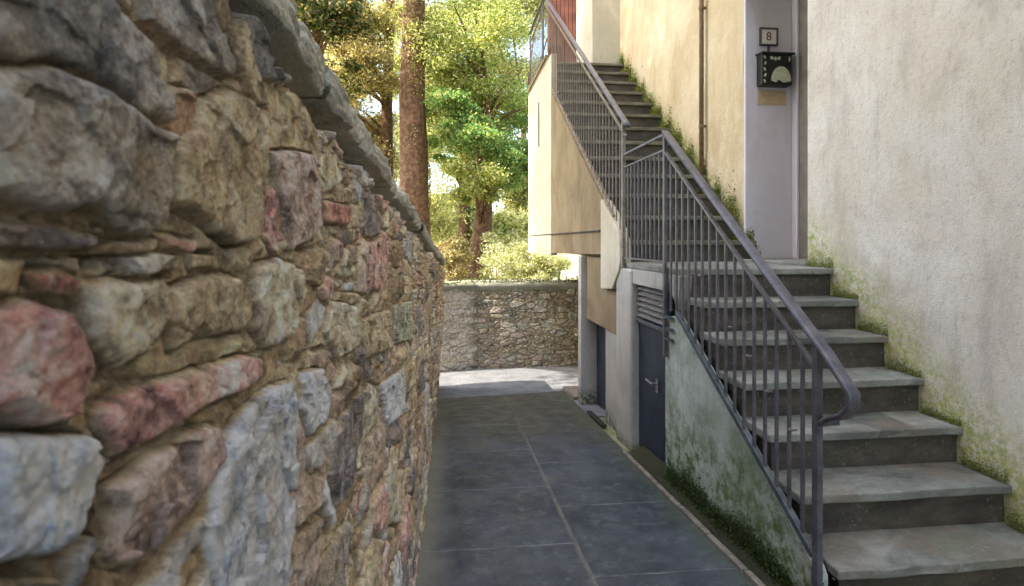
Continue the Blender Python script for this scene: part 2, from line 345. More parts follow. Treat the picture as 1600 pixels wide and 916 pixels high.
def relief(u, v, polys, cu, cv, seed, pal, prot, gap, mortar, size_scale=1.):
    """height above the wall plane and colour, for wall coordinates u (along) and v (up)"""
    uw = u+fbm(u*34/size_scale, v*34/size_scale, seed+40, 5, .6)*.0042*size_scale
    vw = v+fbm(u*34/size_scale, v*34/size_scale, seed+60, 5, .6)*.0042*size_scale
    sdf, I, J = voronoi_fill(uw, vw, cu, cv, seed)
    sdf2, I2, J2 = voronoi_fill(uw, vw, cu*.42, cv*.45, seed+500)
    sub = (hsh(I, J, seed+21) < .38)
    big_u, big_v = uw/cu-I-.5, vw/cv-J-.5
    rim = ~sub & (sdf < gap*1.6) & (hsh(I2, J2, seed+22) < .6)
    sdf = np.where(sub, np.minimum(sdf2, sdf+gap), sdf)
    I = np.where(sub, I2+7000, I); J = np.where(sub, J2, J)
    r1, r2, r3, r4 = (hsh(I, J, seed+k) for k in (10, 11, 12, 13))
    keys = np.array([PAL[k] for k in pal]); col = keys[(r1*len(pal)).astype(int) % len(pal)]
    H = prot*(.5+1.3*r2)*np.where(sub, .6, 1.)*np.clip(.3+.5*u, .3, 1); tu = (r3-.5); tv = (r4-.5); best = sdf-gap
    px = np.where(sub, 0, big_u); pz = np.where(sub, 0, big_v)
    tilt = (tu*px+tv*pz)*prot*1.1; edge = np.full(u.shape, prot*.16); streak = r4
    tr = np.full(u.shape, -1e9); tid = np.zeros(u.shape, int)
    for k, (P, cname, hh) in enumerate(polys):
        P = np.array(P); lo = P.min(0)-.05; hi = P.max(0)+.05
        m = (uw > lo[0]) & (uw < hi[0]) & (vw > lo[1]) & (vw < hi[1])
        if not m.any(): continue
        sdk = poly_sd(uw[m], vw[m], P); old = tr[m]; b = sdk > old
        nw = np.where(b, sdk, old); tr[m] = nw; t = tid[m]; t[b] = k+1; tid[m] = t
    near = tr > -gap*1.0
    best = np.where(near, tr, np.minimum(best, -tr-gap*1.0))
    for k, (P, cname, hh) in enumerate(polys):
        m = near & (tid == k+1)
        if m.any():
            col[m] = PAL[cname]; P = np.array(P); c = P.mean(0); ext = np.ptp(P, axis=0)+1e-6
            a, b = hsh(k+3, k+9, seed)-.5, hsh(k+5, k+2, seed)-.5
            H[m] = hh+.003; tilt[m] = ((uw[m]-c[0])/ext[0]*a+(vw[m]-c[1])/ext[1]*b)*hh*1.1
            edge[m] = min(hh*.22, min(ext)*.05)
    ins = np.clip(best, 0, None); dome = 1-np.exp(-ins/edge)
    st = best > 0
    nz = fbm(u*14/size_scale, v*14/size_scale, seed+80, 5, .55)
    # layered cleavage ridges on the stones
    th = streak*3.14; rid = fbm((u*np.cos(th)+v*np.sin(th))*60/size_scale, (v*np.cos(th)-u*np.sin(th))*9/size_scale, seed+90, 4)
    fs = .05*size_scale; _, FI, FJ = voronoi_fill(uw+.3*fbm(u*6, v*6, seed+55, 2)*fs, vw, fs, fs*.8, seed+700)
    fac = (hsh(FI, FJ, seed+71)-.5)*(uw/fs-FI-.8)+(hsh(FI, FJ, seed+72)-.5)*(vw/(fs*.8)-FJ-.5)+(hsh(FI, FJ, seed+73)-.5)*.5
    gr = fbm(u*90/size_scale, v*90/size_scale, seed+99, 3, .6)
    flush = np.where(near, 1., np.clip((-tr-.004)/.035, .12, 1))
    fine_g = fbm(u*160, v*160, seed+98, 3, .6)
    h = np.where(st, dome*(H+tilt)*flush+dome*(fac*prot*1.15*flush+nz*prot*.14+np.floor(rid*2.5)/2.5*prot*.12+gr*prot*.22+fine_g*prot*.08),
                 np.maximum(best*2.2, -prot*1.0)*(.8+.4*nz)+nz*prot*.3+gr*prot*.4+fine_g*prot*.15)
    crack = np.abs(fbm(u*5/size_scale, v*5/size_scale, seed+120, 5, .6))
    h = h-np.where(st, np.exp(-(crack/.018)**2)*prot*.22, 0)
    holes = np.clip((fbm(u*13/size_scale, v*21/size_scale, seed+130, 4)-.12)/.2, 0, 1); h = h-np.where(st, 0, holes*prot*1.4)
    big = fbm(u*3/size_scale, v*3/size_scale, seed+150, 5, .6)[..., None]; fine = fbm(u*45/size_scale, v*45/size_scale, seed+170, 4, .65)[..., None]
    mort = np.array(mortar)*(1+.4*big+.6*fine)
    k = (np.clip(best/(gap*.6)+fbm(u*70/size_scale, v*70/size_scale, seed+33, 3)*.8, 0, 1))[..., None]
    f2 = np.clip(fbm(u*26/size_scale, v*26/size_scale, seed+210, 6, .7)[..., None]*2.2, -1, 1)
    sc_ = col*1.14*(1+.5*fine+.3*big+.3*np.clip(rid, -1, 1)[..., None]+.42*f2)
    warm = np.clip(fbm(u*8/size_scale, v*8/size_scale, seed+200, 4)[..., None], 0, 1)
    warm = np.clip(warm*2.2, 0, 1); sc_ = sc_*(1-warm*.55)+warm*.55*np.array((.52, .41, .26))
    pl_ = np.clip(fbm(u*17/size_scale, v*17/size_scale, seed+230, 5, .65)[..., None]*3-.7, 0, 1); sc_ = sc_*(1-pl_*.5)+pl_*.5*np.array((.68, .64, .58))
    dk_ = np.clip(fbm(u*13/size_scale, v*21/size_scale, seed+240, 5, .65)[..., None]*3-.8, 0, 1); sc_ = sc_*(1-dk_*.45)+dk_*.45*np.array((.10, .085, .06))
    return h, np.clip(mort*(1-k)+sc_*k, .015, .82)

# left wall: base line and top line (camera height = EYE)
B0, B1 = on_g(647, 916), on_g(683, 605)
Rt = Vector((math.cos(TH), -math.sin(TH))); Fw = Vector((math.sin(TH), math.cos(TH)))
def cam_pt(x, y, depth):
    p = Fw*depth+Rt*((x-CX)/F*depth); return Vector((p.x, p.y, EYE+(HY-y)/F*depth))
T0, T1 = cam_pt(440, 0, .805), cam_pt(697, 407, 6.54)      # outer top edge of the coping
COP_T, COP_O = .062, .016                                     # coping thickness and overhang
WEND = B1.y
def base_w(s_): t = (s_-B0.y)/(B1.y-B0.y); return B0.x+(B1.x-B0.x)*t
def top_w(s_): t = (s_-T0.y)/(T1.y-T0.y); return T0.x+(T1.x-T0.x)*t+.026*np.exp(-(s_/2.4)**2)
def top_z(s_): t = (s_-T0.y)/(T1.y-T0.y); return T0.z+(T1.z-T0.z)*t
def lw_surf(s_, v):                       # v = 0 at the foot, 1 under the coping
    z0 = -GS*s_-.06; z1 = top_z(s_)-COP_T; return base_w(s_)*(1-v)+(top_w(s_)-COP_O)*v, z0+(z1-z0)*v
def px_on_left(x, y):
    d = ray(x, y); lo, hi = .02, 12.
    def g_(t):
        s_ = d[1]*t; z = EYE+d[2]*t; z0 = -GS*s_-.06; z1 = top_z(s_)-COP_T; v = (z-z0)/(z1-z0)
        return d[0]*t-lw_surf(s_, v)[0]
    for _ in range(60):
        mid = (lo+hi)/2
        if g_(mid) > 0: lo = mid
        else: hi = mid
    return (d[1]*lo, EYE+d[2]*lo)
ST = [
 ([(-60,-60),(110,-50),(165,8),(205,48),(238,92),(250,140),(248,196),(205,178),(150,142),(110,118),(60,96),(-60,96)],'grey',.020),
 ([(-60,100),(58,100),(110,122),(150,147),(205,184),(247,204),(246,265),(240,348),(208,370),(165,355),(132,312),(95,330),(40,338),(-60,300)],'lgrey',.026),
 ([(195,-40),(300,-40),(330,45),(357,96),(352,122),(300,96),(250,60),(212,28)],'grey',.016),
 ([(300,-40),(345,-30),(378,40),(402,112),(420,170),(385,150),(362,95),(334,42)],'tan',.012),
 ([(254,142),(284,139),(303,165),(292,200),(264,222),(249,200)],'red',.010),
 ([(252,232),(290,195),(312,152),(352,135),(398,168),(410,228),(405,310),(398,368),(350,386),(302,346),(252,318)],'tan',.022),
 ([(402,308),(424,292),(440,338),(428,400),(404,362)],'pink',.010),
 ([(416,238),(458,234),(488,242),(500,300),(494,368),(450,394),(440,335),(428,282)],'mauve',.018),
 ([(500,312),(545,322),(542,352),(505,348)],'red',.012),
 ([(232,368),(298,374),(292,392),(240,388)],'pink',.008),
 ([(168,402),(215,392),(268,404),(262,424),(190,428)],'lgrey',.008),
 ([(32,428),(90,424),(120,440),(105,462),(60,460)],'red',.010),
 ([(284,394),(330,398),(332,418),(290,416)],'tan',.008),
 ([(122,452),(168,436),(238,436),(250,470),(240,520),(200,560),(152,574),(126,522)],'cream',.020),
 ([(254,452),(300,432),(345,428),(385,455),(374,514),(300,525),(258,544),(247,500)],'tan',.016),
 ([(388,420),(430,402),(468,420),(474,470),(450,528),(412,546),(386,510)],'cream',.018),
 ([(-60,480),(50,470),(90,490),(120,540),(130,600),(95,655),(50,660),(-60,640)],'pink',.026),
 ([(136,642),(200,602),(300,580),(372,556),(400,560),(400,590),(368,612),(300,640),(220,688),(156,714)],'pink',.018),
 ([(-60,680),(60,670),(110,680),(150,718),(122,780),(92,840),(42,872),(-60,890)],'blue',.026),
 ([(152,762),(230,702),(300,668),(334,668),(334,718),(288,788),(228,848),(182,888),(152,880),(162,810)],'mauve',.018),
 ([(332,700),(372,640),(420,602),(450,596),(456,650),(450,760),(446,860),(440,960),(322,960),(306,860),(312,780)],'blue',.022),
 ([(470,582),(500,576),(516,602),(508,650),(482,680),(468,640)],'blue',.012),
 ([(190,945),(270,834),(308,804),(316,832),(272,890),(232,945)],'lgrey',.014),
 ([(76,915),(88,880),(122,840),(138,850),(112,898),(90,950)],'blue',.012),
 ([(476,700),(520,656),(520,690),(492,738),(476,730)],'lgrey',.012),
 ([(514,682),(540,640),(562,604),(563,680),(546,760),(526,792),(513,742)],'slate',.016),
 ([(270,960),(312,888),(332,960)],'lgrey',.012),
 ([(-60,905),(50,900),(68,960),(-60,960)],'tan',.016),
 ([(130,395),(160,380),(225,372),(222,390),(165,400)],'brown',.008),
 ([(-60,350),(60,352),(150,372),(120,392),(20,388),(-60,380)],'slate',.008),
 ([(-60,400),(25,405),(20,460),(-60,462)],'tan',.012),
 ([(606,478),(640,470),(640,530),(612,538)],'green',.020),
 ([(560,500),(600,484),(602,545),(566,560)],'tan',.020),
 ([(520,470),(555,480),(556,540),(528,560),(508,520)],'cream',.016),
 ([(590,600),(625,575),(628,640),(600,668)],'blue',.02),
 ([(570,690),(592,660),(596,730),(574,770)],'mauve',.02),
 ([(455,245),(460,244),(461,246)],'tan',.001),
]
LP = [([px_on_left(*p) for p in P], c, h*.45) for P, c, h in ST]
wall_l = thing('stone_wall', 'close rubble stone wall with mixed grey pink and tan stones running down the left of the alley', 'wall')
colx = np.linspace(-160, 676, 900); s_cols = .25*870/(705-colx)
s_cols = s_cols[s_cols < WEND-.08]; s_cols = np.concatenate([np.linspace(-.9, s_cols[0]-.006, 60), s_cols, np.linspace(s_cols[-1]+.01, WEND, 8)])
tt = np.linspace(-1, 1, 640); zz = .15*np.sinh(3*tt); zz = (zz-zz.min())/(zz.max()-zz.min())
e0 = 1.30/1.72                              # eye level as a share of the wall's height
tt2 = np.linspace(0, 1, 640); lo_n = 500
va = np.concatenate([e0*(1-np.sinh(2.6*(1-np.linspace(0, 1, lo_n)))/math.sinh(2.6)), e0+(1-e0)*np.linspace(0, 1, 261)[1:]**1.15])
Sg, Vg = np.meshgrid(s_cols, va, indexing='ij')
Wd, Zd = lw_surf(Sg, Vg)
h, colr = relief(Sg, Zd, LP, .27, .125, 5, ['tan', 'tan', 'cream', 'brown', 'mauve', 'grey', 'lgrey', 'pink', 'pink', 'cream', 'blue', 'slate', 'lgrey', 'mauve', 'brown'],
                 .0105, .0045, (.60, .50, .36))
# towards the top the mortar is eroded: deeper, darker hollows under the coping
dtop = (1-Vg)*1.6
ero = np.clip((.04+.06*vnoise(Sg*7, Zd*3, 77)+.03*fbm(Sg*25, Zd*25, 78, 3)-dtop)/.012, 0, 1); h = h*(1-.8*ero)-ero*.065
h = h+fbm(Sg*1.1, Zd*1.3, 301, 3)*.02*np.clip(Sg/2, .15, 1)
V = np.stack([Wd+h, Sg, Zd], -1).reshape(-1, 3)
mesh_np('masonry', V, grid_q(len(s_cols), len(va)), M['masonry'], wall_l, colr.reshape(-1, 3))
# end face and back of the wall
zend = np.linspace(-GS*WEND-.06, top_z(WEND)-COP_T, 150); wen = np.linspace(0, .42, 60)
We, Ze = np.meshgrid(wen, zend, indexing='ij'); v_ = (Ze-Ze.min())/(Ze.max()-Ze.min())
he, ce = relief(We+20, Ze, [], .125, .065, 9, ['tan', 'cream', 'lgrey', 'mauve', 'blue'], .017, .006, (.36, .27, .16))
he = he*np.clip(We/.03, 0, 1)
hb = h[-1]; hbz = np.interp(zend, Zd[-1], hb)
V = np.stack([lw_surf(WEND, v_)[0]-We+hbz[None, :]*np.clip(1-We/.05, 0, 1), WEND+he, Ze], -1).reshape(-1, 3)
mesh_np('masonry', V, grid_q(60, 150), M['masonry'], wall_l, ce.reshape(-1, 3))
bm = bmesh.new(); prism_w(bm, [(-.9, -.1), (WEND-.06, -GS*WEND-.1), (WEND-.06, top_z(WEND)-COP_T-.06), (-.9, top_z(-.9)-COP_T-.06)], -.78, -.42)
obj('core', bm, M['masonry'], wall_l)
# coping slabs
s_ = -.9; k = 0
while s_ < T1.y-.05:
    L = [.62, .78, .55, .85, .7, .6, .8][k % 7]; e = min(s_+L, T1.y)
    if T1.y-e < .3: e = T1.y
    n = max(6, int((e-s_)/.02)); m_ = 26
    # open profile swept along the slab, every vertex roughened
    key = np.array([(-.46, 0), (-.12, 0), (-.03, .001), (-.004, -.004), (.001, -.012), (0, -COP_T+.012), (-.006, -COP_T), (-.10, -COP_T), (-.46, -COP_T)])
    seg = np.sqrt((np.diff(key, axis=0)**2).sum(1)); cum = np.concatenate([[0], np.cumsum(seg)])
    tpos = np.concatenate([[0, .15, .25], np.arange(.30, cum[-3]+.10, .0035), [cum[-1]]])
    prof = np.stack([np.interp(tpos, cum, key[:, 0]), np.interp(tpos, cum, key[:, 1])], 1)
    n = max(6, int((e-s_)/.006)); sv = np.linspace(s_+.004, e-.004, n)
    A, Bp = np.meshgrid(sv, np.arange(len(prof)), indexing='ij')
    off = prof[Bp]; arc = tpos[Bp]; vis = (off[..., 0] > -.14)
    nz = fbm(A*16, arc*16, 400+k, 5, .55)*.010; nz2 = fbm(A*3, A*0+k, 420, 4)*.012
    chip = np.clip(fbm(A*22, arc*9, 430+k, 4)-.12, 0, 1)*.03; fl = np.floor(fbm(A*11, arc*70, 450, 3)*4)*.0015
    jx, jz = (hsh(np.int64(k), np.int64(3), 8)-.5)*.014, (hsh(np.int64(k), np.int64(9), 8)-.5)*.012
    X = top_w(A)+off[..., 0]+(nz+nz2+fl-chip)*vis+jx
    Z = top_z(A)+off[..., 1]+nz*.6*vis+jz+fbm(A*40, arc*40, 460, 3)*.002*vis
    V = np.stack([X, A, Z], -1).reshape(-1, 3); Q = grid_q(n, len(prof))
    o = mesh_np('coping_stone', V, Q, M['coping'], wall_l); 
    bm = bmesh.new(); bm.from_mesh(o.data); bmesh.ops.holes_fill(bm, edges=[x for x in bm.edges if x.is_boundary]); bm.to_mesh(o.data); bm.free()
    s_ = e; k += 1

# far wall closing the courtyard (its left part bends towards the camera)
wall_f = thing('boundary_wall', 'low mossy rubble wall closing the far end of the alley beyond the bright paving', 'wall')
def far_y(x): return np.where(x < .38, 8.02-.26*(.38-x)-.16*np.clip(.38-x, 0, .5), 8.02+.0*(x-.38))
FT = on_s(800, 445, 8.0).z
xg = np.linspace(-2.2, 2.9, 700); zg = np.linspace(-.68, FT, 220)
Xf, Zf = np.meshgrid(xg, zg, indexing='ij')
hf, cf = relief(Xf*1.0+40, Zf, [], .14, .068, 21, ['tan', 'brown', 'cream', 'mauve', 'lgrey', 'brown', 'tan', 'green'], .009, .0035, (.36, .30, .20), 1.2)
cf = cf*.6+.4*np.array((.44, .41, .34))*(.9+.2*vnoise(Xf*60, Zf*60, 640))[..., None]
pale = np.clip((.32+.12*fbm(Xf*3, Zf*3, 600, 3)-Xf)/.12, 0, 1)[..., None]  # sunlight on the left stretch is put into the colour as paler stone
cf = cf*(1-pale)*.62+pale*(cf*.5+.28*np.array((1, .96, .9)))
topg = np.clip((Zf-(FT-.12)+.1*fbm(Xf*4, Zf*4, 610, 4))/.1, 0, 1)[..., None]; cf = cf*(1-topg*.7)+topg*.7*np.array((.16, .19, .08))
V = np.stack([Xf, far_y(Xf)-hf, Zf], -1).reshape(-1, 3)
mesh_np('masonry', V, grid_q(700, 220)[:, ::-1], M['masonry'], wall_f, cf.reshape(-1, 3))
n = 200; xs_ = np.linspace(-2.2, 2.9, n); prof = np.array([(.02, -.10), (-.03, -.03), (-.03, -.005), (-.01, .02), (.1, .045), (.25, .05), (.4, .03), (.42, -.9)])
A, Bp = np.meshgrid(xs_, np.arange(len(prof)), indexing='ij'); off = prof[Bp]; nn = fbm(A*6, Bp*.8, 630, 4)
V = np.stack([A, far_y(A)+off[..., 0]-nn*.012, FT+off[..., 1]+nn*.02], -1).reshape(-1, 3)
M['wall_cap'] = m_plaster('mossy mortar cap', (.24, .24, .19), (.36, .34, .28), (.12, .14, .06), 50)
mesh_np('coping', V, grid_q(n, len(prof))[:, ::-1], M['wall_cap'], wall_f)

# ------------------------------------------------------------------ the house on the right
NW = 2.31; FWL = 2.47                                     # across position of the near and the far wall face
ZE = lambda z: z+EYE
s_nc = on_w(1262, 378, NW).y; s_ff = on_w(1162, 378, FWL).y
LS, LR, LT, LZ = 1.86, .17, .215, ZE(-1.18)              # lower flight: first nosing, rise, going, height
US, UR, UT, UZ = 4.30, .2125, .29, ZE(.01)               # upper flight
LAND = ZE(-.16); TOPS = US+12*UT; TOPZ = UZ+12*UR
house = thing('house', 'tall rendered house with pale grey and yellow ochre walls beside the stairs on the right', 'house')
sl, su = LR/LT, UR/UT
P_near = m_plaster('pale grey roughcast', (.74, .665, .55), (.82, .77, .69), (.42, .375, .32), 75,
                   [(sl, LZ-sl*LS+.05, .30)], .7, mosscol=((.54, .53, .20), (.32, .37, .12)))
P_far = m_plaster('ochre render', (.60, .49, .31), (.70, .60, .42), (.45, .34, .19), 70, [(su, UZ-su*US+.04, .16)], .6)
P_jamb = m_plaster('lavender grey plaster', (.62, .61, .70), (.66, .65, .73), (.58, .54, .53), 60, None, .12)
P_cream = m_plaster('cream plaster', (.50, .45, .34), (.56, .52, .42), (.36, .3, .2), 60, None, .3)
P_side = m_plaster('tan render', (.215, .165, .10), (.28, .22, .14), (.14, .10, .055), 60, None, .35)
H = 9.5
def wavy_wall(name, mat, y0, y1, xw, z0, z1, parent, amp=.012, dx=.04):
    ny = int((y1-y0)/dx)+2; nz_ = int((z1-z0)/dx)+2
    A, B = np.meshgrid(np.linspace(y0, y1, ny), np.linspace(z0, z1, nz_), indexing='ij')
    e = np.clip((y1-A)/.1, 0, 1); X = xw-(fbm(A*2, B*2, 700, 5)*amp+fbm(A*14, B*14, 710, 3)*amp*.2)*e
    return mesh_np(name, np.stack([X, A, B], -1).reshape(-1, 3), grid_q(ny, nz_)[:, ::-1], mat, parent)
wavy_wall('wall', P_near, -4, s_nc, NW, -.4, 4.2, house)
bm = bmesh.new(); box(bm, NW+.02, NW+.8, -4, s_nc-.001, -.4, 4.2); box(bm, NW, 8, -4, s_nc, 4.2, H); obj('wall', bm, P_near, house)
wavy_wall('wall', P_far, s_ff+.001, 9.3, FWL, -.8, 4.8, house)
bm = bmesh.new(); box(bm, FWL+.02, 8, s_ff+.004, 9.3, -.8, 4.8); box(bm, FWL, 8, s_ff, 9.3, 4.8, H); box(bm, NW+.001, 8, s_nc+.001, s_ff-.001, 3.6, H); obj('wall', bm, P_far, house)
bm = bmesh.new(); box(bm, FWL-.002, 3.4, s_ff-.03, s_ff, LAND-.3, 3.6); obj('door_jamb', bm, P_jamb, house, .006)
bm = bmesh.new(); box(bm, NW+.8, 8, -4, s_nc, -.4, 4.2); obj('wall', bm, P_near, house)
# the entrance door inside the recess, seen as a narrow strip
dw = on_s(1240, 378, s_ff-.03).x
dr = thing('x', 'x', 'x'); bpy.data.objects.remove(dr)
bm = bmesh.new(); box(bm, dw, dw+.05, s_nc, s_ff-.031, LAND-.02, 3.6)
dd = obj('door', bm, m_simple('taupe door paint', (.2, .18, .16), (.27, .25, .23), 8, .5, .1), house, .003)
bm = bmesh.new(); box(bm, dw-.022, dw-.001, s_ff-.11, s_ff-.032, LAND-.02, 3.6); obj('door_frame', bm, P_jamb, dd, .004)
# drainpipe on the ochre wall
p0 = on_w(1096, 250, FWL-.05); bm = bmesh.new()
tube(bm, [(p0.x, p0.y, 1.1), (p0.x, p0.y, 6)], .022, 14); o = obj('drainpipe', bm, M['brown'], house, smooth=True)
for z in (2.35, 3.5):
    bm = bmesh.new(); tube(bm, [(p0.x, p0.y, z), (p0.x, p0.y, z+.03)], .027, 14); box(bm, p0.x, p0.x+.06, p0.y-.006, p0.y+.006, z+.003, z+.027); obj('bracket', bm, M['brown'], o)
# top of the stairs: cream return and red-brown boarded door
cx0 = on_s(925, 50, 7.96).x
bm = bmesh.new(); box(bm, cx0, FWL+.02, 7.96, 9.0, TOPZ-.25, H); obj('pilaster_or_lit_strip', bm, m_plaster('pale cream paint', (.46, .44, .35), (.52, .5, .41), (.38, .34, .26), 50, None, .15), house, .01)
bx0 = on_s(857, 50, 9.02).x
wd = bmesh.new(); nb = 9; bw = (cx0+.15-bx0)/nb
for i in range(nb): box(wd, bx0+i*bw+.003, bx0+(i+1)*bw-.003, 9.02, 9.06, TOPZ, TOPZ+3.2)
box(wd, bx0, cx0+.15, 9.05, 9.09, TOPZ, TOPZ+3.2)
obj('boarded_door', wd, M['wood_red'], house, .003)
bm = bmesh.new(); box(bm, bx0, FWL, 9.02, 9.3, TOPZ+3.2, H); box(bm, cx0+.15, FWL, 9.02, 9.29, -.8, TOPZ+3.2); obj('wall', bm, P_far, house)

# ------------------------------------------------------------------ staircase
stair = thing('staircase', 'outdoor slate staircase climbing the house wall in two flights above a cellar door', 'staircase')
WL = 1.38
def slab_np(name, x0, x1, y0, y1, z0, z1, mat, parent, seed, amp=.004):
    bm = bmesh.new(); box(bm, x0, x1, y0, y1, z0, z1)
    lon = [e for e in bm.edges if abs(e.verts[0].co.x-e.verts[1].co.x) > .05]
    bmesh.ops.subdivide_edges(bm, edges=lon, cuts=22, use_grid_fill=True)
    for v in bm.verts:
        fr = 1 if abs(v.co.y-y0) < 1e-4 else 0
        a = float(fbm(np.array([v.co.x*5.]), np.array([seed*3.1]), 800, 4)[0]); b = float(fbm(np.array([v.co.x*13.]), np.array([seed*5.7+v.co.z*20]), 820, 3)[0])
        v.co.y += fr*(a*amp*2.6+b*amp); v.co.z += (a*.4+b*.3)*amp*(1 if v.co.z > z0+.01 else .6)
    return obj(name, bm, mat, parent, .007, seg=3)
TK = .038
for i in range(7):
    y0 = LS+i*LT; z = LZ+i*LR; last = i == 6
    y1 = (US+.05) if last else y0+LT+.05
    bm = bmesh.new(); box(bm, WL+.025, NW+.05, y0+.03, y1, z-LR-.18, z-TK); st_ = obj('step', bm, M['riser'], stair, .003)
    slab_np('tread', WL-(.05 if last else .0), NW+.01, y0+random.uniform(-.004, .004), y1, z-TK, z, M['tread'], st_, i)
for i in range(13):
    y0 = US+i*UT; z = UZ+i*UR; y1 = y0+UT+.05 if i < 12 else 9.3
    lw_ = WL-.03
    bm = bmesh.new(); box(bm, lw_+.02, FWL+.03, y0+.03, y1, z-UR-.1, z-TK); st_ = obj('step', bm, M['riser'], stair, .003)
    slab_np('tread', lw_, FWL+.01, y0+random.uniform(-.006, .006), y1, z-TK, z, M['tread_up'], st_, i+20, .006)
# threshold in the recess and the skewed corner block
bm = bmesh.new(); box(bm, NW+.02, dw+.02, s_nc+.01, s_ff-.032, LAND-.2, LAND+.02); obj('threshold', bm, M['tread'], stair, .006)
# side wall under the lower flight (door opening between two pieces)
SWX = 1.33
def sz(x, y): p = on_w(x, y, SWX); return (p.y, p.z)
dA = on_w(1038, 745, SWX); dB = on_w(989, 705, SWX)
a1 = sz(1058, 486); a2 = sz(1272, 872)
P_moss = m_plaster('green stained render', (.36, .41, .35), (.62, .66, .63), (.13, .18, .07), 60, [(0, .12, .34), (-GS, .02, .13)], .35,
                   mosscol=((.15, .20, .09), (.09, .13, .05)), fine=14)
bm = bmesh.new()
prism_w(bm, [(a2[0]-.02, -.3), (a2[0]-.02, a2[1]-.06), (a2[0], a2[1]-.03), (a1[0], a1[1]-.03), (dA.y-.01, LAND-TK-.27), (dA.y-.01, -.4)], SWX, SWX+.045)
obj('side_wall', bm, P_moss, stair, .008)
lt = sz(1038, 455)[1]; 
bm = bmesh.new(); box(bm, SWX, SWX+.09, dA.y-.012, dB.y+.02, lt, LAND-TK-.001); prism_w(bm, [(a1[0], a1[1]-.001), (dA.y-.012, LAND-TK-.001), (a1[0]-.06, LAND-TK-.001)], SWX, SWX+.07)
P_pier = m_plaster('grey render pier', (.38, .37, .345), (.48, .46, .42), (.24, .23, .19), 60, [(0, -.27, .07)], .5, mosscol=((.1, .12, .06), (.07, .08, .045)))
obj('lintel', bm, P_pier, stair, .006)
# pier
pA = on_g(990, 718); pB = on_g(962, 700)
bm = bmesh.new(); box(bm, 1.312, 1.6, dB.y-.0, on_w(962, 560, 1.312).y, -.6, LAND-TK-.003); obj('pier', bm, P_pier, stair, .02, seg=3)
bm = bmesh.new(); box(bm, SWX, 1.6, on_w(962, 560, 1.312).y+.004, US+.25, LAND-.2, LAND-TK-.002); obj('pier', bm, P_pier, stair, .01)
# cellar door with louvre panel
cd = bmesh.new(); dz1 = sz(1031, 515)[1]; g0 = gz(dA.y)-.02
box(cd, SWX+.045, SWX+.075, dA.y+.01, dB.y, g0, dz1); cdo = obj('cellar_door', cd, M['door'], stair, .004)
bm = bmesh.new(); box(bm, SWX+.02, SWX+.044, dA.y+.0, dA.y+.03, g0, lt); box(bm, SWX+.02, SWX+.044, dA.y+.031, dB.y, dz1-.02, dz1+.005); obj('door_frame', bm, M['bluesteel'], cdo, .002)
hp = on_w(1020, 597, SWX+.03); bm = bmesh.new(); tube(bm, [(SWX+.045, hp.y-.05, hp.z), (SWX+.005, hp.y-.05, hp.z), (SWX+.003, hp.y-.04, hp.z), (SWX+.003, hp.y+.06, hp.z+.004)], .007, 8)
box(bm, SWX+.038, SWX+.044, hp.y-.075, hp.y-.03, hp.z-.06, hp.z+.03); obj('handle', bm, M['silver'], cdo, smooth=False)
bm = bmesh.new(); nl = 6; dzl = (lt-dz1-.02)/nl
for i in range(nl):
    z = dz1+.02+i*dzl; vs = box(bm, SWX+.03, SWX+.075, dA.y+.03, dB.y, z, z+.010)
    for v in vs:
        if v.co.x > SWX+.06: v.co.z += dzl*.8
obj('louvre', bm, M['louvre'], cdo, .001)
# ground strip and kerb at the foot of the side wall
bm = bmesh.new()
for i in range(24):
    y0 = -1.5+i*.34; dxk = random.uniform(-.004, .004)
    if y0 > dB.y-.2: break
    prism = [(1.225+dxk, y0), (1.255+dxk, y0), (1.255+dxk, y0+.33), (1.225+dxk, y0+.33)]
    lo = [bm.verts.new((x, y, gz(y)-.05)) for x, y in prism]; hi = [bm.verts.new((x, y, gz(y)+.012)) for x, y in prism]
    bm.faces.new(hi)
    for k in range(4): bm.faces.new((lo[k], lo[(k+1) % 4], hi[(k+1) % 4], hi[k]))
o = obj('kerb', bm, M['kerb'], None, .003); o['kind'] = 'structure'
P_soil = m_plaster('mossy soil', (.05, .048, .028), (.06, .06, .032), (.03, .035, .016), 60, None, 1.)
A, B = np.meshgrid(np.linspace(1.253, 1.42, 10), np.linspace(-1.5, dB.y-.1, 160), indexing='ij')
Zs = -GS*B+.012+.03*(A-1.25)/.1+fbm(A*20, B*12, 900, 4)*.012
o = mesh_np('verge', np.stack([A, B, Zs], -1).reshape(-1, 3), grid_q(10, 160), P_soil); o['kind'] = 'structure'

# upper part: side wall of the upper flight, soffit, passage with a door, pillar
def szu(x, y): return sz(x, y)
prof = [szu(946, 398), szu(946, 315), szu(907, 236), szu(860, 136), szu(857, 134), (9.3, TOPZ-.10), (9.3, ZE(-.17)), (7.2, ZE(-.15))]
bm = bmesh.new(); prism_w(bm, prof[:], SWX-.02, SWX+.05); 
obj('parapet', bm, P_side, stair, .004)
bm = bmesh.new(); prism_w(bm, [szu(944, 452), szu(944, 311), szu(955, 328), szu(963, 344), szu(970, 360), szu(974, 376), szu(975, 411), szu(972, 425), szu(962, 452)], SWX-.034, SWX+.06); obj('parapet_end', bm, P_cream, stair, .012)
e_ = szu(865, 360)[0]
bm = bmesh.new(); box(bm, SWX-.035, SWX+.045, e_, 9.32, ZE(-.135), TOPZ-.1); box(bm, SWX-.045, SWX+.045, e_-.02, 9.33, ZE(-.175), ZE(-.137)); obj('pilaster_or_lit_strip', bm, P_cream, stair, .008)  # sunlit end of the parapet face, painted as a paler raised strip
sl0 = on_w(842, 160, SWX-.036); sl1 = on_w(843, 228, SWX-.036)
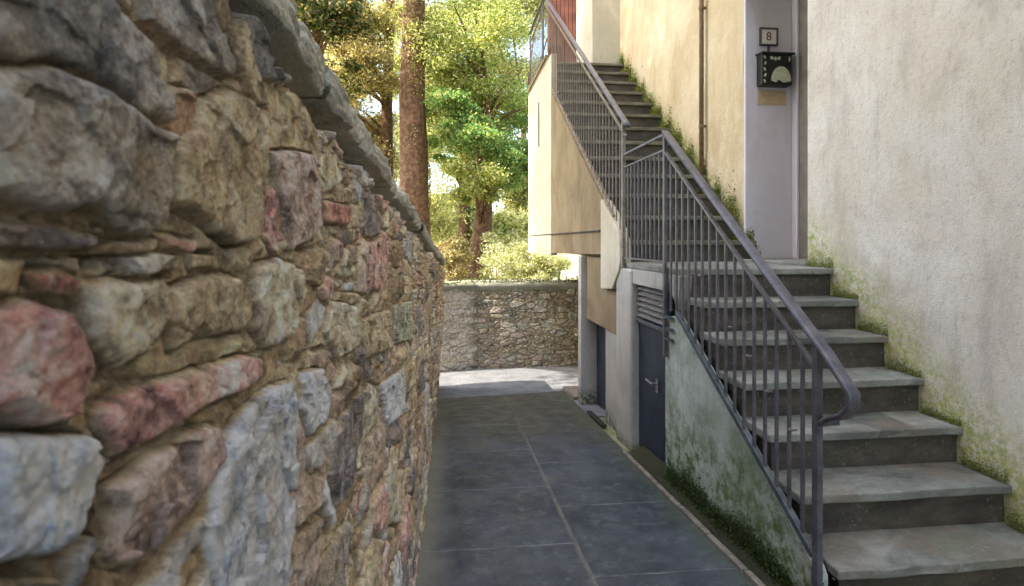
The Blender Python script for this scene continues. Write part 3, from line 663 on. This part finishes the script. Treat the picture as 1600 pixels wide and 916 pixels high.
bm = bmesh.new(); box(bm, SWX-.040, SWX-.034, sl0.y-.035, sl0.y+.035, sl1.z, sl0.z); obj('slot', bm, M['void'], stair)
gr0 = szu(943, 359.5); gr1 = (9.31, gr0[1]+.0)
bm = bmesh.new(); prism_w(bm, [gr0, gr1, (9.31, gr0[1]-.012), (gr0[0], gr0[1]-.012)], SWX-.038, SWX-.018); obj('drip_groove', bm, M['void'], stair)
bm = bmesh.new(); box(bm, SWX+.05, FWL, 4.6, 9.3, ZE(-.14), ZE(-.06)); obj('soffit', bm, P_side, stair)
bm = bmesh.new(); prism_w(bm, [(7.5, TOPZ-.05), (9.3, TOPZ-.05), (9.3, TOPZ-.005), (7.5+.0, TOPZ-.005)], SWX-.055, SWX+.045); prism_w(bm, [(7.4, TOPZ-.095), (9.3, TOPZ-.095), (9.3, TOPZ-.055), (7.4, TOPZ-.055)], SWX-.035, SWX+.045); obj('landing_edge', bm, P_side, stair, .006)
# passage wall with doorway
pw = 1.365; q0 = on_w(946, 560, pw).y; q1 = on_w(919, 560, pw).y; lz = on_w(930, 504, pw).z
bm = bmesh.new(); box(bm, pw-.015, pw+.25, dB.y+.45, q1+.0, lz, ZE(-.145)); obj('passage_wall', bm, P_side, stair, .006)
bm = bmesh.new(); box(bm, pw, pw+.25, dB.y+.3, q0, -.8, lz-.001); obj('passage_wall', bm, P_pier, stair, .006)
bm = bmesh.new(); box(bm, pw+.1, pw+.14, q0, q1+.1, -.8, lz); obj('doorway', bm, M['door'], stair)
pp = on_g(914, 614); bm = bmesh.new(); box(bm, pw-.07, pw+.1, q1+.02, q1+.14, -.8, ZE(-.145)); obj('pillar', bm, P_pier, stair, .008)
bm = bmesh.new(); prism_w(bm, [(5.72, gz(5.72)-.1), (6.3, gz(6.3)-.1), (6.3, gz(6.3)+.03), (5.72, gz(5.72)+.03)], 1.27, 1.7); obj('plinth', bm, M['kerb'], stair, .01)

# ------------------------------------------------------------------ railings
RW = 1.312
def rw(x, y): return on_w(x, y, RW)
def railing_part(parent, posts, hand, sub, balusters, bottom, matl):
    for (x, y0, y1, hw) in posts:
        p, q = rw(x, y0), rw(x, y1); q.y = p.y; bm = bmesh.new(); box(bm, RW-hw, RW+hw, p.y-hw*.8, p.y+hw*.8, min(p.z, q.z), max(p.z, q.z)); obj('post', bm, matl, parent, .003)
def zline(a, b, s_): return a.z+(b.z-a.z)*(s_-a.y)/(b.y-a.y)
rail = thing('stair_railing', 'grey steel railing along the lower flight ending in a curled handrail', 'railing')
h1, h2 = rw(1040, 208), rw(1292, 552)
sub1, sub2 = rw(1040, 238), rw(1276, 578)
bt1, bt2 = rw(1058, 489), rw(1272, 868)
pe = rw(1277, 600)
def post(parent, s_, z0, z1, hw, matl=None, hd=None):
    bm = bmesh.new(); box(bm, RW-(hd or hw*.7), RW+(hd or hw*.7), s_-hw, s_+hw, z0, z1); return obj('post', bm, matl or M['steel'], parent, .002)
post(rail, pe.y, -.14, zline(h1, h2, pe.y)-.004, .016)
post(rail, h1.y+.01, LAND-.55, h1.z-.004, .015)
# handrail: wide flat bar with rounded edges, then the curled end
hr = bmesh.new(); e1 = rw(1322, 598); e2 = rw(1333, 618); e3 = rw(1332, 636); e4 = rw(1318, 650); e5 = rw(1300, 654); e6 = rw(1286, 662)
def flatrail(bm, pts, hw, ht, n=14):
    pts = [Vector(p) for p in pts]; rings = []
    for i, p in enumerate(pts):
        d = (pts[min(i+1, len(pts)-1)]-pts[max(i-1, 0)]).normalized(); a = Vector((1, 0, 0)); b = a.cross(d).normalized(); r = []
        for k in range(n):
            t = 2*math.pi*k/n; c_, s2 = math.cos(t), math.sin(t)
            r.append(bm.verts.new(p+a*hw*math.copysign(abs(c_)**.5, c_)+b*ht*math.copysign(abs(s2)**.5, s2)))
        rings.append(r)
    for i in range(len(rings)-1):
        for k in range(n): bm.faces.new((rings[i][k], rings[i][(k+1) % n], rings[i+1][(k+1) % n], rings[i+1][k]))
    bm.faces.new(rings[0][::-1]); bm.faces.new(rings[-1])
flatrail(hr, [h1+Vector((0, .01, .008)), h1.lerp(h2, .5), h2, e1, e2, e3, e4, e5, e6], .023, .011)
obj('handrail', hr, M['steel'], rail, smooth=True)
bm = bmesh.new(); bar(bm, sub1, sub2, .009, .007); obj('rail', bm, M['steel'], rail, .001)
bm = bmesh.new(); bar(bm, bt1, bt2, .012, .013); obj('bottom_rail', bm, M['bluesteel'], rail, .001)
N1 = 17
for i in range(1, N1):
    s_ = pe.y+(h1.y-pe.y)*i/N1; 
    zb = zline(bt1, bt2, s_) if s_ < bt1.y else bt1.z+.0
    bm = bmesh.new(); box(bm, RW-.0055, RW+.0055, s_-.0065, s_+.0065, zb, zline(sub1, sub2, s_)); obj('baluster', bm, M['steel'], rail)
# small fixings through the balusters and wall brackets
for (x, y) in ((1097, 431), (1145, 512), (1173, 557), (1203, 612), (1240, 672)):
    p = rw(x, y); bm = bmesh.new(); tube(bm, [(RW-.014, p.y, p.z), (RW+.012, p.y, p.z)], .005, 8); bmesh.ops.create_uvsphere(bm, u_segments=8, v_segments=6, radius=.009); 
    for v in bm.verts:
        if v.co.length < .02: v.co += Vector((RW-.014, p.y, p.z))
    obj('bolt', bm, M['steel_up'], rail, smooth=True)
for y in (496, 514, 530):
    p = rw(1045, y); bm = bmesh.new(); box(bm, RW-.02, RW+.01, p.y-.05, p.y+.03, p.z-.006, p.z+.006); obj('bracket', bm, M['bluesteel'], rail)
p = rw(1293, 668); bm = bmesh.new(); box(bm, RW-.01, WL+.01, pe.y-.012, pe.y+.012, p.z-.01, p.z+.01); obj('bracket', bm, M['bluesteel'], rail)
# level panel across the landing
l1, l2 = h1.y+.025, rw(976, 300).y
zt = h1.z+.0; zs = ZE(.235*2.3); zs = rw(1035, 236).z; zb = rw(1005, 406).z
bm = bmesh.new(); bar(bm, (RW, l1, zt-.005), (RW, l2, zt-.005), .008, .008); obj('rail', bm, M['steel'], rail, .001)
bm = bmesh.new(); bar(bm, (RW, l1, zs), (RW, l2, zs), .007, .006); obj('rail', bm, M['steel'], rail, .001)
bm = bmesh.new(); bar(bm, (RW, l1, zb), (RW, l2, zb), .007, .006); obj('bottom_rail', bm, M['steel'], rail, .001)
for i in range(1, 10):
    s_ = l1+(l2-l1)*i/10; bm = bmesh.new(); box(bm, RW-.005, RW+.005, s_-.005, s_+.005, zb, zs); obj('baluster', bm, M['steel'], rail)

rail2 = thing('stair_railing', 'grey steel railing climbing the upper flight to the top landing', 'railing')
u1, u2 = rw(978, 192), rw(852, -4)
l2p = l2+.03
post(rail2, l2p, LAND-TK, zline(u1, u2, l2p)-.003, .016, M['steel_up'], .013)
hr = bmesh.new(); ue = u2.lerp(u1, -.03); flatrail(hr, [u1+Vector((0, -.05, -.035)), u1, u1.lerp(u2, .5), u2, (RW, u2.y+.15, u2.z+.04), (RW, 9.25, u2.z+.05)], .023, .012)
obj('handrail', hr, M['steel'], rail2, smooth=True)
v1 = Vector((RW, u1.y, u1.z-.10)); v2 = Vector((RW, u2.y, u2.z-.10)); bm = bmesh.new(); bar(bm, v1, v2, .009, .007); bar(bm, v2, (RW, 9.25, v2.z), .009, .007); obj('rail', bm, M['steel_up'], rail2, .001)
b1_, b2_ = rw(945, 311), rw(860, 134); 
bs, bz_ = b1_.y, b1_.z
q1_ = Vector((RW-.012, l2p, zline(b1_, b2_, l2p)+.0)); q1_.z = zline(b1_, b2_, l2p)
bm = bmesh.new(); bar(bm, (RW, l2p+.25, zline(b1_, b2_, l2p+.25)+.015), (RW, b2_.y, b2_.z+.015), .011, .006); bar(bm, (RW, b2_.y, b2_.z+.015), (RW, 9.25, TOPZ+.03), .011, .006); obj('bottom_rail', bm, M['kerb'], rail2, .001)
s_ = l2p+.085; k = 0
while s_ < 9.2:
    top = min(zline(v1, v2, s_), v2.z); bot = zline(b1_, b2_, s_)+.012 if s_ < b2_.y else TOPZ+.03
    bm = bmesh.new(); box(bm, RW-.004, RW+.004, s_-.005, s_+.005, bot, top); obj('baluster', bm, M['steel_up'], rail2); s_ += .10
for s_ in (7.9, 9.2): post(rail2, s_, TOPZ, u2.z, .018)

# ------------------------------------------------------------------ house number and letterbox on the jamb
sf = s_ff-.03
def rect(x0, y0, x1, y1): a = on_s(x0, y0, sf); b = on_s(x1, y1, sf); return a.x, b.x, b.z, a.z
x0, x1, z0, z1 = rect(1186, 44, 1214, 73)
hn = thing('house_number', 'small square house number tile in a dark frame above the letterbox', 'house number')
bm = bmesh.new(); t_ = .013
box(bm, x0, x1, sf-.022, sf, z0, z0+t_); box(bm, x0, x1, sf-.022, sf, z1-t_, z1); box(bm, x0, x0+t_, sf-.022, sf, z0+t_, z1-t_); box(bm, x1-t_, x1, sf-.022, sf, z0+t_, z1-t_)
box(bm, (x0+x1)/2-.007, (x0+x1)/2+.007, sf-.02, sf, z0-.045, z0)
obj('frame', bm, m_simple('dark mauve iron', (.05, .04, .05), (.1, .08, .09), 30, .5), hn, .002)
bm = bmesh.new(); box(bm, x0+t_, x1-t_, sf-.012, sf-.001, z0+t_, z1-t_); obj('tile', bm, M['white'], hn)
def text(s, name, size, x, y, z, mat, parent):
    cu = bpy.data.curves.new(name, 'FONT'); cu.body = s; cu.size = size; cu.extrude = .0015; cu.align_x = 'CENTER'; cu.align_y = 'CENTER'
    o = bpy.data.objects.new('tmp', cu); C.objects.link(o); bpy.context.view_layer.update()
    me = bpy.data.meshes.new_from_object(o.evaluated_get(bpy.context.evaluated_depsgraph_get())); bpy.data.objects.remove(o)
    for v in me.vertices: v.co = Vector((x+v.co.x, y-v.co.z, z+v.co.y))
    return link(name, me, mat, parent)
text('8', 'numeral', .1, (x0+x1)/2, sf-.014, (z0+z1)/2, m_simple('faded brown enamel', (.14, .06, .05), (.2, .1, .08), 20), hn)
x0, x1, z0, z1 = rect(1182, 86, 1228, 138)
mb = thing('letterbox', 'black iron letterbox with pale green ornament on its front under the house number', 'letterbox')
bm = bmesh.new(); box(bm, x0, x1, sf-.085, sf-.001, z0, z1-.012); obj('body', bm, M['black'], mb, .004)
bm = bmesh.new(); prism = box(bm, x0-.012, x1+.02, sf-.105, sf-.001, z1-.011, z1+.004)
for v in prism:
    if v.co.y < sf-.05: v.co.z -= .008
obj('lid', bm, M['black'], mb, .002)
yf = sf-.0865
bm = bmesh.new(); cxm = x0+(x1-x0)*.63; rr = (x1-x0)*.33; n = 20
pts = [(cxm+rr*math.cos(math.pi*k/n), z0+.035+(z1-z0)*.44*math.sin(math.pi*k/n)) for k in range(n+1)]+[(cxm-rr*.5, z0+.02), (cxm-.02, z0+.045), (cxm+.02, z0+.02), (cxm+rr*.8, z0+.03)]
f_ = bm.faces.new([bm.verts.new((x, yf-.004, z)) for x, z in pts]); r = bmesh.ops.extrude_face_region(bm, geom=[f_])
for v in r['geom']:
    if isinstance(v, bmesh.types.BMVert): v.co.y += .005
obj('ornament', bm, M['cream'], mb)
def blob(x, z, a, b, rot=0):
    bm = bmesh.new(); n = 10; vs = [bm.verts.new((x+a*math.cos(t)*math.cos(rot)-b*math.sin(t)*math.sin(rot), yf-.003, z+a*math.cos(t)*math.sin(rot)+b*math.sin(t)*math.cos(rot))) for t in [2*math.pi*k/n for k in range(n)]]
    f = bm.faces.new(vs); r = bmesh.ops.extrude_face_region(bm, geom=[f])
    for v in r['geom']:
        if isinstance(v, bmesh.types.BMVert): v.co.y += .004
    obj('ornament', bm, M['cream'], mb)
for k in range(5): blob(x0+.022+(k % 2)*.006, z0+.03+k*(z1-z0-.06)/4.3, .008, .016, .4*(-1)**k)
for k in range(3): blob(x0+.085+k*.032, z1-.05-(k % 2)*.006, .013, .016, .5-.4*k)
blob(x1-.024, z1-.055, .007, .022)
x0, x1, z0, z1 = rect(1183, 141, 1228, 165)
pl = bmesh.new(); box(pl, x0, x1, sf-.006, sf-.0005, z0, z1); tag(obj('plaque', pl, m_simple('sandy plaque', (.5, .38, .24), (.58, .47, .33), 30, .8), None, .002), 'small sandy beige plaque fixed just below the letterbox', 'plaque')

# drain opening in the slabs by the pier
dA2 = on_g(922, 644); dB2 = on_g(961, 666)
bm = bmesh.new()
xa, xb, ya, yb = dA2.x-.02, 1.30, dB2.y, dA2.y
for x in np.arange(xa, xb, .03): 
    vs = box(bm, x, x+.014, ya, yb, 0, .012)
for (p, q_, r_, s2) in ((xa-.015, xa, ya, yb), (xb, xb+.015, ya, yb), (xa, xb, ya-.015, ya), (xa, xb, yb, yb+.015)): box(bm, p, q_, r_, s2, 0, .014)
vs = box(bm, xa, xb, ya, yb, -.001, .002)
for v in bm.verts: v.co.z += gz(v.co.y)-.002
tag(obj('drain_grate', bm, M['void']), 'dark iron drain grate set in the paving beside the grey pier', 'drain grate')

# ------------------------------------------------------------------ moss and small plants growing on masonry
def tufts(name, label, cat, pts, nrm, n, size, colsA, seed, spread, kind='stuff'):
    r = np.random.default_rng(seed); pts = np.array(pts); seg = r.integers(0, len(pts)-1, n); t = r.random((n, 1))
    P = pts[seg]*(1-t)+pts[seg+1]*t; P = P+r.normal(0, 1, (n, 3))*np.array(spread)
    return leaves(name, P, size, colsA, r, None), label, cat
def leaves(name, P, size, cols, r, parent, up=0., shade=None):
    n = len(P); a = r.normal(0, 1, (n, 3)); a[:, 2] += up; a /= np.linalg.norm(a, axis=1, keepdims=True)
    b = np.cross(a, r.normal(0, 1, (n, 3))); b /= np.linalg.norm(b, axis=1, keepdims=True)
    L = size*(.6+.8*r.random((n, 1))); W = L*.5; c = np.cross(a, b)*L*.12
    V = np.stack([P-a*L*.5, P+b*W*.5+c, P+a*L*.5, P-b*W*.5+c], 1).reshape(-1, 3)
    cols = np.array(cols); ci = r.integers(0, len(cols), n); cc = cols[ci]*(.7+.6*r.random((n, 1)))
    return mesh_np(name, V, np.arange(4*n).reshape(-1, 4), M['leaf'], parent, np.repeat(cc, 4, 0), smooth=False)
G1 = [(.11, .14, .02), (.16, .19, .03), (.07, .10, .02), (.2, .2, .05)]
G2 = [(.035, .06, .015), (.05, .08, .02), (.08, .1, .03)]
G3 = [(.2, .22, .07), (.27, .27, .1), (.15, .18, .05)]
def nosing(s_): return UZ+su*(s_-US)
rr_ = np.random.default_rng(5)
P = []
for _ in range(16000):
    s_ = rr_.uniform(US-.1, TOPS+.1); st = math.floor((s_-US)/UT); zt_ = UZ+max(st, 0)*UR if s_ > US else LAND
    cl = vnoise(np.array([s_*7.]), np.array([1.]), 3)[0]
    hgt = abs(rr_.normal(0, .09))*(.25+1.2*cl); P.append((FWL-.008-abs(rr_.normal(0, .016+.03*math.exp(-hgt*12))), s_, zt_+hgt))
m = leaves('moss', np.array(P), .016, G1, rr_, None); tag(m, 'bright green moss and small plants where the upper steps meet the ochre wall', 'moss', kind='stuff')
P = []
for _ in range(9000):
    s_ = rr_.uniform(1.3, s_nc); st = math.floor((s_-LS)/LT); zt_ = LZ+min(max(st, -2), 6)*LR
    cl = vnoise(np.array([s_*6.]), np.array([4.]), 3)[0]
    P.append((NW-.004-abs(rr_.normal(0, .01)), s_, zt_+abs(rr_.normal(0, .035))*(.3+cl)))
m = leaves('moss', np.array(P), .008, G3, rr_, None); tag(m, 'pale yellow green moss where the lower steps meet the grey wall', 'moss', kind='stuff')
P = []
for _ in range(14000):
    s_ = rr_.uniform(1.2, 3.3); cl = vnoise(np.array([s_*5.]), np.array([9.]), 3)[0]
    hgt = abs(rr_.normal(0, .07))*(.2+1.1*cl); P.append((SWX-.003-abs(rr_.normal(0, .02))*math.exp(-hgt*8), s_, gz(s_)+.02+hgt))
m = leaves('moss', np.array(P), .012, G2, rr_, None, .6); tag(m, 'dark green moss at the foot of the side wall under the lower railing', 'moss', kind='stuff')

# ------------------------------------------------------------------ trees beyond the walls
YG = [(.24, .29, .07), (.38, .40, .12), (.52, .50, .22), (.16, .24, .07), (.68, .64, .40)]
DG = [(.03, .05, .012), (.05, .075, .02), (.08, .09, .02)]
TEAL = [(.10, .24, .10), (.16, .31, .11), (.30, .38, .12), (.46, .48, .20)]
OLV = [(.32, .25, .12), (.46, .37, .20), (.22, .20, .08), (.60, .50, .33)]
PALE = [(.46, .44, .28), (.56, .53, .38), (.32, .36, .16), (.66, .62, .50)]
def tree(label, x, y, lean, hgt, rad, crowns, nl, ls, cols, seed, name='broadleaf_tree', group=None, trunk=True, cat='tree', nclump=40):
    r = np.random.default_rng(seed); z0 = float(terr(np.array(x), np.array(y)))-.1
    t = thing(name, label, cat, group=group)
    if trunk:
        bm = bmesh.new(); n = 14; pts = []; rs = []
        for k in range(n):
            f_ = k/(n-1); pts.append((x+lean[0]*f_+.06*math.sin(f_*7+seed), y+lean[1]*f_+.05*math.cos(f_*6+seed), z0+hgt*f_)); rs.append(rad*(1.25-.85*f_) if k else rad*1.5)
        tube(bm, pts, rs, 12)
        for v in bm.verts:
            q_ = float(fbm(np.array([math.atan2(v.co.y-y, v.co.x-x)*3]), np.array([v.co.z*1.2]), seed, 3)[0]); v.co.x += q_*rad*.2; v.co.y += q_*rad*.2
        tr = obj('trunk', bm, M['bark'], t, smooth=True)
    P = []; cen = []
    for (cx_, cy_, cz_, rx, ry, rz, wgt) in crowns:
        k = max(3, int(nclump*wgt)); d = r.normal(0, 1, (k, 3)); d /= np.linalg.norm(d, axis=1, keepdims=True); d *= (r.random((k, 1))**.45)
        cc = np.array((cx_, cy_, cz_))+d*np.array((rx, ry, rz)); cen.append(cc)
        for c_ in cc:
            m_ = int(nl*wgt/k*(.4+1.2*r.random())); sg = (.16+.22*r.random())*min(1.3, (rx+rz)/3)
            P.append(c_+r.normal(0, 1, (m_, 3))*np.array((sg, sg, sg*.6)))
    P = np.concatenate(P); cen = np.concatenate(cen)
    leaves('crown' if trunk else 'foliage', P, ls, cols, r, t)
    if trunk:
        bm = bmesh.new()
        for c_ in cen[::3][:26]:
            f_ = min(.95, max(.15, (c_[2]-z0-.8)/hgt)); k = f_; a = Vector((x+lean[0]*k, y+lean[1]*k, z0+hgt*k)); b = Vector(c_)
            mid = a.lerp(b, .5)+Vector((0, 0, .15)); rb = rad*.22
            tube(bm, [a, mid, b], [rb, rb*.6, rb*.2], 6)
        obj('limbs', bm, M['bark'], t, smooth=True)
    else:
        bm = bmesh.new()
        for c_ in cen[::2][:16]:
            b = Vector(c_); tube(bm, [(x+(b.x-x)*.2, y, z0), (b.x*.6+x*.4, b.y, (z0+b.z)/2), b], [.02, .014, .006], 5)
        obj('stems', bm, M['bark'], t)
    return t
def atp(x, y, d): return cam_pt(x, y, d)
def cr(x, y, d, rx, rz, w_=1., ry=None): p = atp(x, y, d); return (p.x, p.y, p.z, rx, ry or rx, rz, w_)
a = atp(647, 300, 11); tree('tall straight reddish trunk with ivy standing just right behind the stone wall coping', a.x, a.y, (.05, .2), 12, .29,
     [cr(600, -60, 11.5, 1.6, 1.2, .5), cr(700, -120, 11, 2., 1.2, .5)], 9000, .09, OLV+YG, 1, 'pine_tree')
a = atp(610, 300, 13); tree('slimmer reddish trunk standing behind and left of the ivy-clad trunk', a.x, a.y, (-.1, .1), 12, .17,
     [cr(545, 60, 13, 1.6, 1.5, .6), cr(530, 190, 13, 1.2, 1.3, .6), cr(590, 230, 14, .8, 1.2, .35), cr(575, 90, 12.4, .9, 1.3, .4)], 34000, .065, OLV, 2, 'pine_tree')
a = atp(490, 300, 10); tree('dark evergreen rising over the wall coping at the far left of the trees', a.x, a.y, (0, .1), 8, .14,
     [cr(485, 0, 10, .9, .9, .6), cr(520, 20, 9.6, .5, .6, .4), cr(500, 110, 11, .7, 1., .4)], 15000, .08, DG+OLV[:1], 3, 'evergreen_tree')
a = atp(738, 430, 11.5); tree('broad leafy tree with bright yellow green crown in the centre behind the far wall', a.x, a.y, (.35, .2), 6.2, .25,
     [cr(730, 60, 11.5, 1.3, 1.2, .5), cr(790, 150, 12, 1.1, 1.2, .5), cr(720, 190, 12.5, 1., .9, .3), cr(775, 270, 12, .9, .7, .3), cr(745, 285, 10.8, .7, .4, .3), cr(690, 100, 11.3, .8, 1.2, .4)], 25000, .06, YG, 4)
a = atp(712, 430, 13.5); tree('leaning dark trunked tree with bluish green leaves behind the yellow green one', a.x, a.y, (.35, .1), 8, .17,
     [cr(700, 160, 12.8, .7, .6, .5), cr(800, 190, 13, .8, .9, .5), cr(690, 240, 13.5, .6, .5, .2), cr(760, 220, 11, .8, .5, .5), cr(715, 170, 10.8, .5, .5, .4), cr(800, 250, 11.2, .5, .5, .3)], 21000, .065, TEAL, 5)
a = atp(815, 430, 16); tree('pale yellow tree standing farthest back beside the landing', a.x, a.y, (.1, .1), 8, .18,
     [cr(800, 40, 17, 2., 2.2, .6), cr(700, 60, 18, 2.2, 2.4, .6), cr(560, 120, 18, 2.4, 2.6, .5), cr(810, 300, 16, 1., 1.4, .4), cr(750, 350, 15, 1.4, .8, .4), cr(690, 330, 17, 1.6, .8, .4), cr(650, 200, 18, 1.6, 2.4, .4)], 44000, .10, YG[2:]+PALE, 6)
for i, (x, y, d, rx, rz, lab, cl) in enumerate(((705, 405, 10.6, .35, .5, 'small loose shrub behind the far wall beside the end of the coping', OLV), (790, 400, 10.5, .65, .55, 'pale blossoming shrub leaning over the middle of the far wall', PALE),
        (850, 425, 10, .4, .35, 'low cream coloured shrub at the right end of the far wall', PALE), (640, 330, 15, 1.3, 1.3, 'olive green bush seen between the reddish trunks', OLV+YG))):
    p = atp(x, y, d); tree(lab, p.x, p.y, (0, 0), 2, .05, [(p.x, p.y, p.z, rx, rx, rz, 1.)], 6000 if i < 3 else 9000, .055, cl, 20+i, 'shrub', None, False, 'shrub', 22)
a = atp(647, 300, 11); P = []
for _ in range(5000):
    z = rr_.uniform(-1, 6); th_ = rr_.uniform(0, 6.28); r_ = .30*(1.1-.06*z)
    if vnoise(np.array([th_*1.3]), np.array([z*1.6]), 9)[0] < .52: continue
    P.append((a.x+math.cos(th_)*r_+.03, a.y+.05+math.sin(th_)*r_, z))
m = leaves('ivy', np.array(P), .05, OLV+YG[:2], rr_, None); tag(m, 'olive ivy leaves clinging to the thick reddish trunk behind the wall', 'ivy', kind='stuff')
t = tree('big leafy tree added to shade the upper walls, behind the near rubble wall, out of sight left of the frame', -6.5, 6.6, (.6, -.4), 9, .2, [(-4.6, 5.4, 10.6, 2.0, 2.4, 2.2, 1.)], 22000, .16, YG, 40, nclump=70)  # unseen crown, added to keep sun off the upper house walls
# grass and ivy fringe on the far wall's top
P = []
for _ in range(1800):
    x = rr_.uniform(-1.6, 1.9); cl = vnoise(np.array([x*3.]), np.array([2.]), 3)[0]; P.append((x, float(far_y(np.array(x)))+rr_.normal(.05, .08), FT+.03+abs(rr_.normal(0, .05))*cl))
m = leaves('moss', np.array(P), .03, DG+G1[:2], rr_, None, .5); tag(m, 'green ivy and grass fringe on top of the far rubble wall', 'ivy', kind='stuff')

# ------------------------------------------------------------------ unseen house added left of the camera to shade the alley
shade_house = thing('house', 'plain unseen house added to shade the alley, behind the near rubble wall, left of the camera', 'house')
bm = bmesh.new(); box(bm, -7, -3.0, -14, 4.2, 0, 12); obj('wall', bm, P_cream, shade_house)
bm = bmesh.new(); prism = [(-7.2, 12.0), (-2.7, 12.0), (-5, 13.5)]
a_ = [bm.verts.new((x, -14.4, z)) for x, z in prism]; b_ = [bm.verts.new((x, 4.25, z)) for x, z in prism]
bm.faces.new(a_); bm.faces.new(b_[::-1])
for i in range(3): bm.faces.new((a_[i], b_[i], b_[(i+1) % 3], a_[(i+1) % 3]))
obj('roof', bm, m_simple('terracotta roof', (.25, .1, .06), (.35, .16, .1), 5, .8), shade_house)
for y in (-8, -4, 0, 3):
    for z in (3.2, 6.2, 9.2):
        bm = bmesh.new(); box(bm, -3.001, -2.95, y-.5, y+.5, z, z+1.5); wf = obj('window', bm, M['louvre'], shade_house, .01)
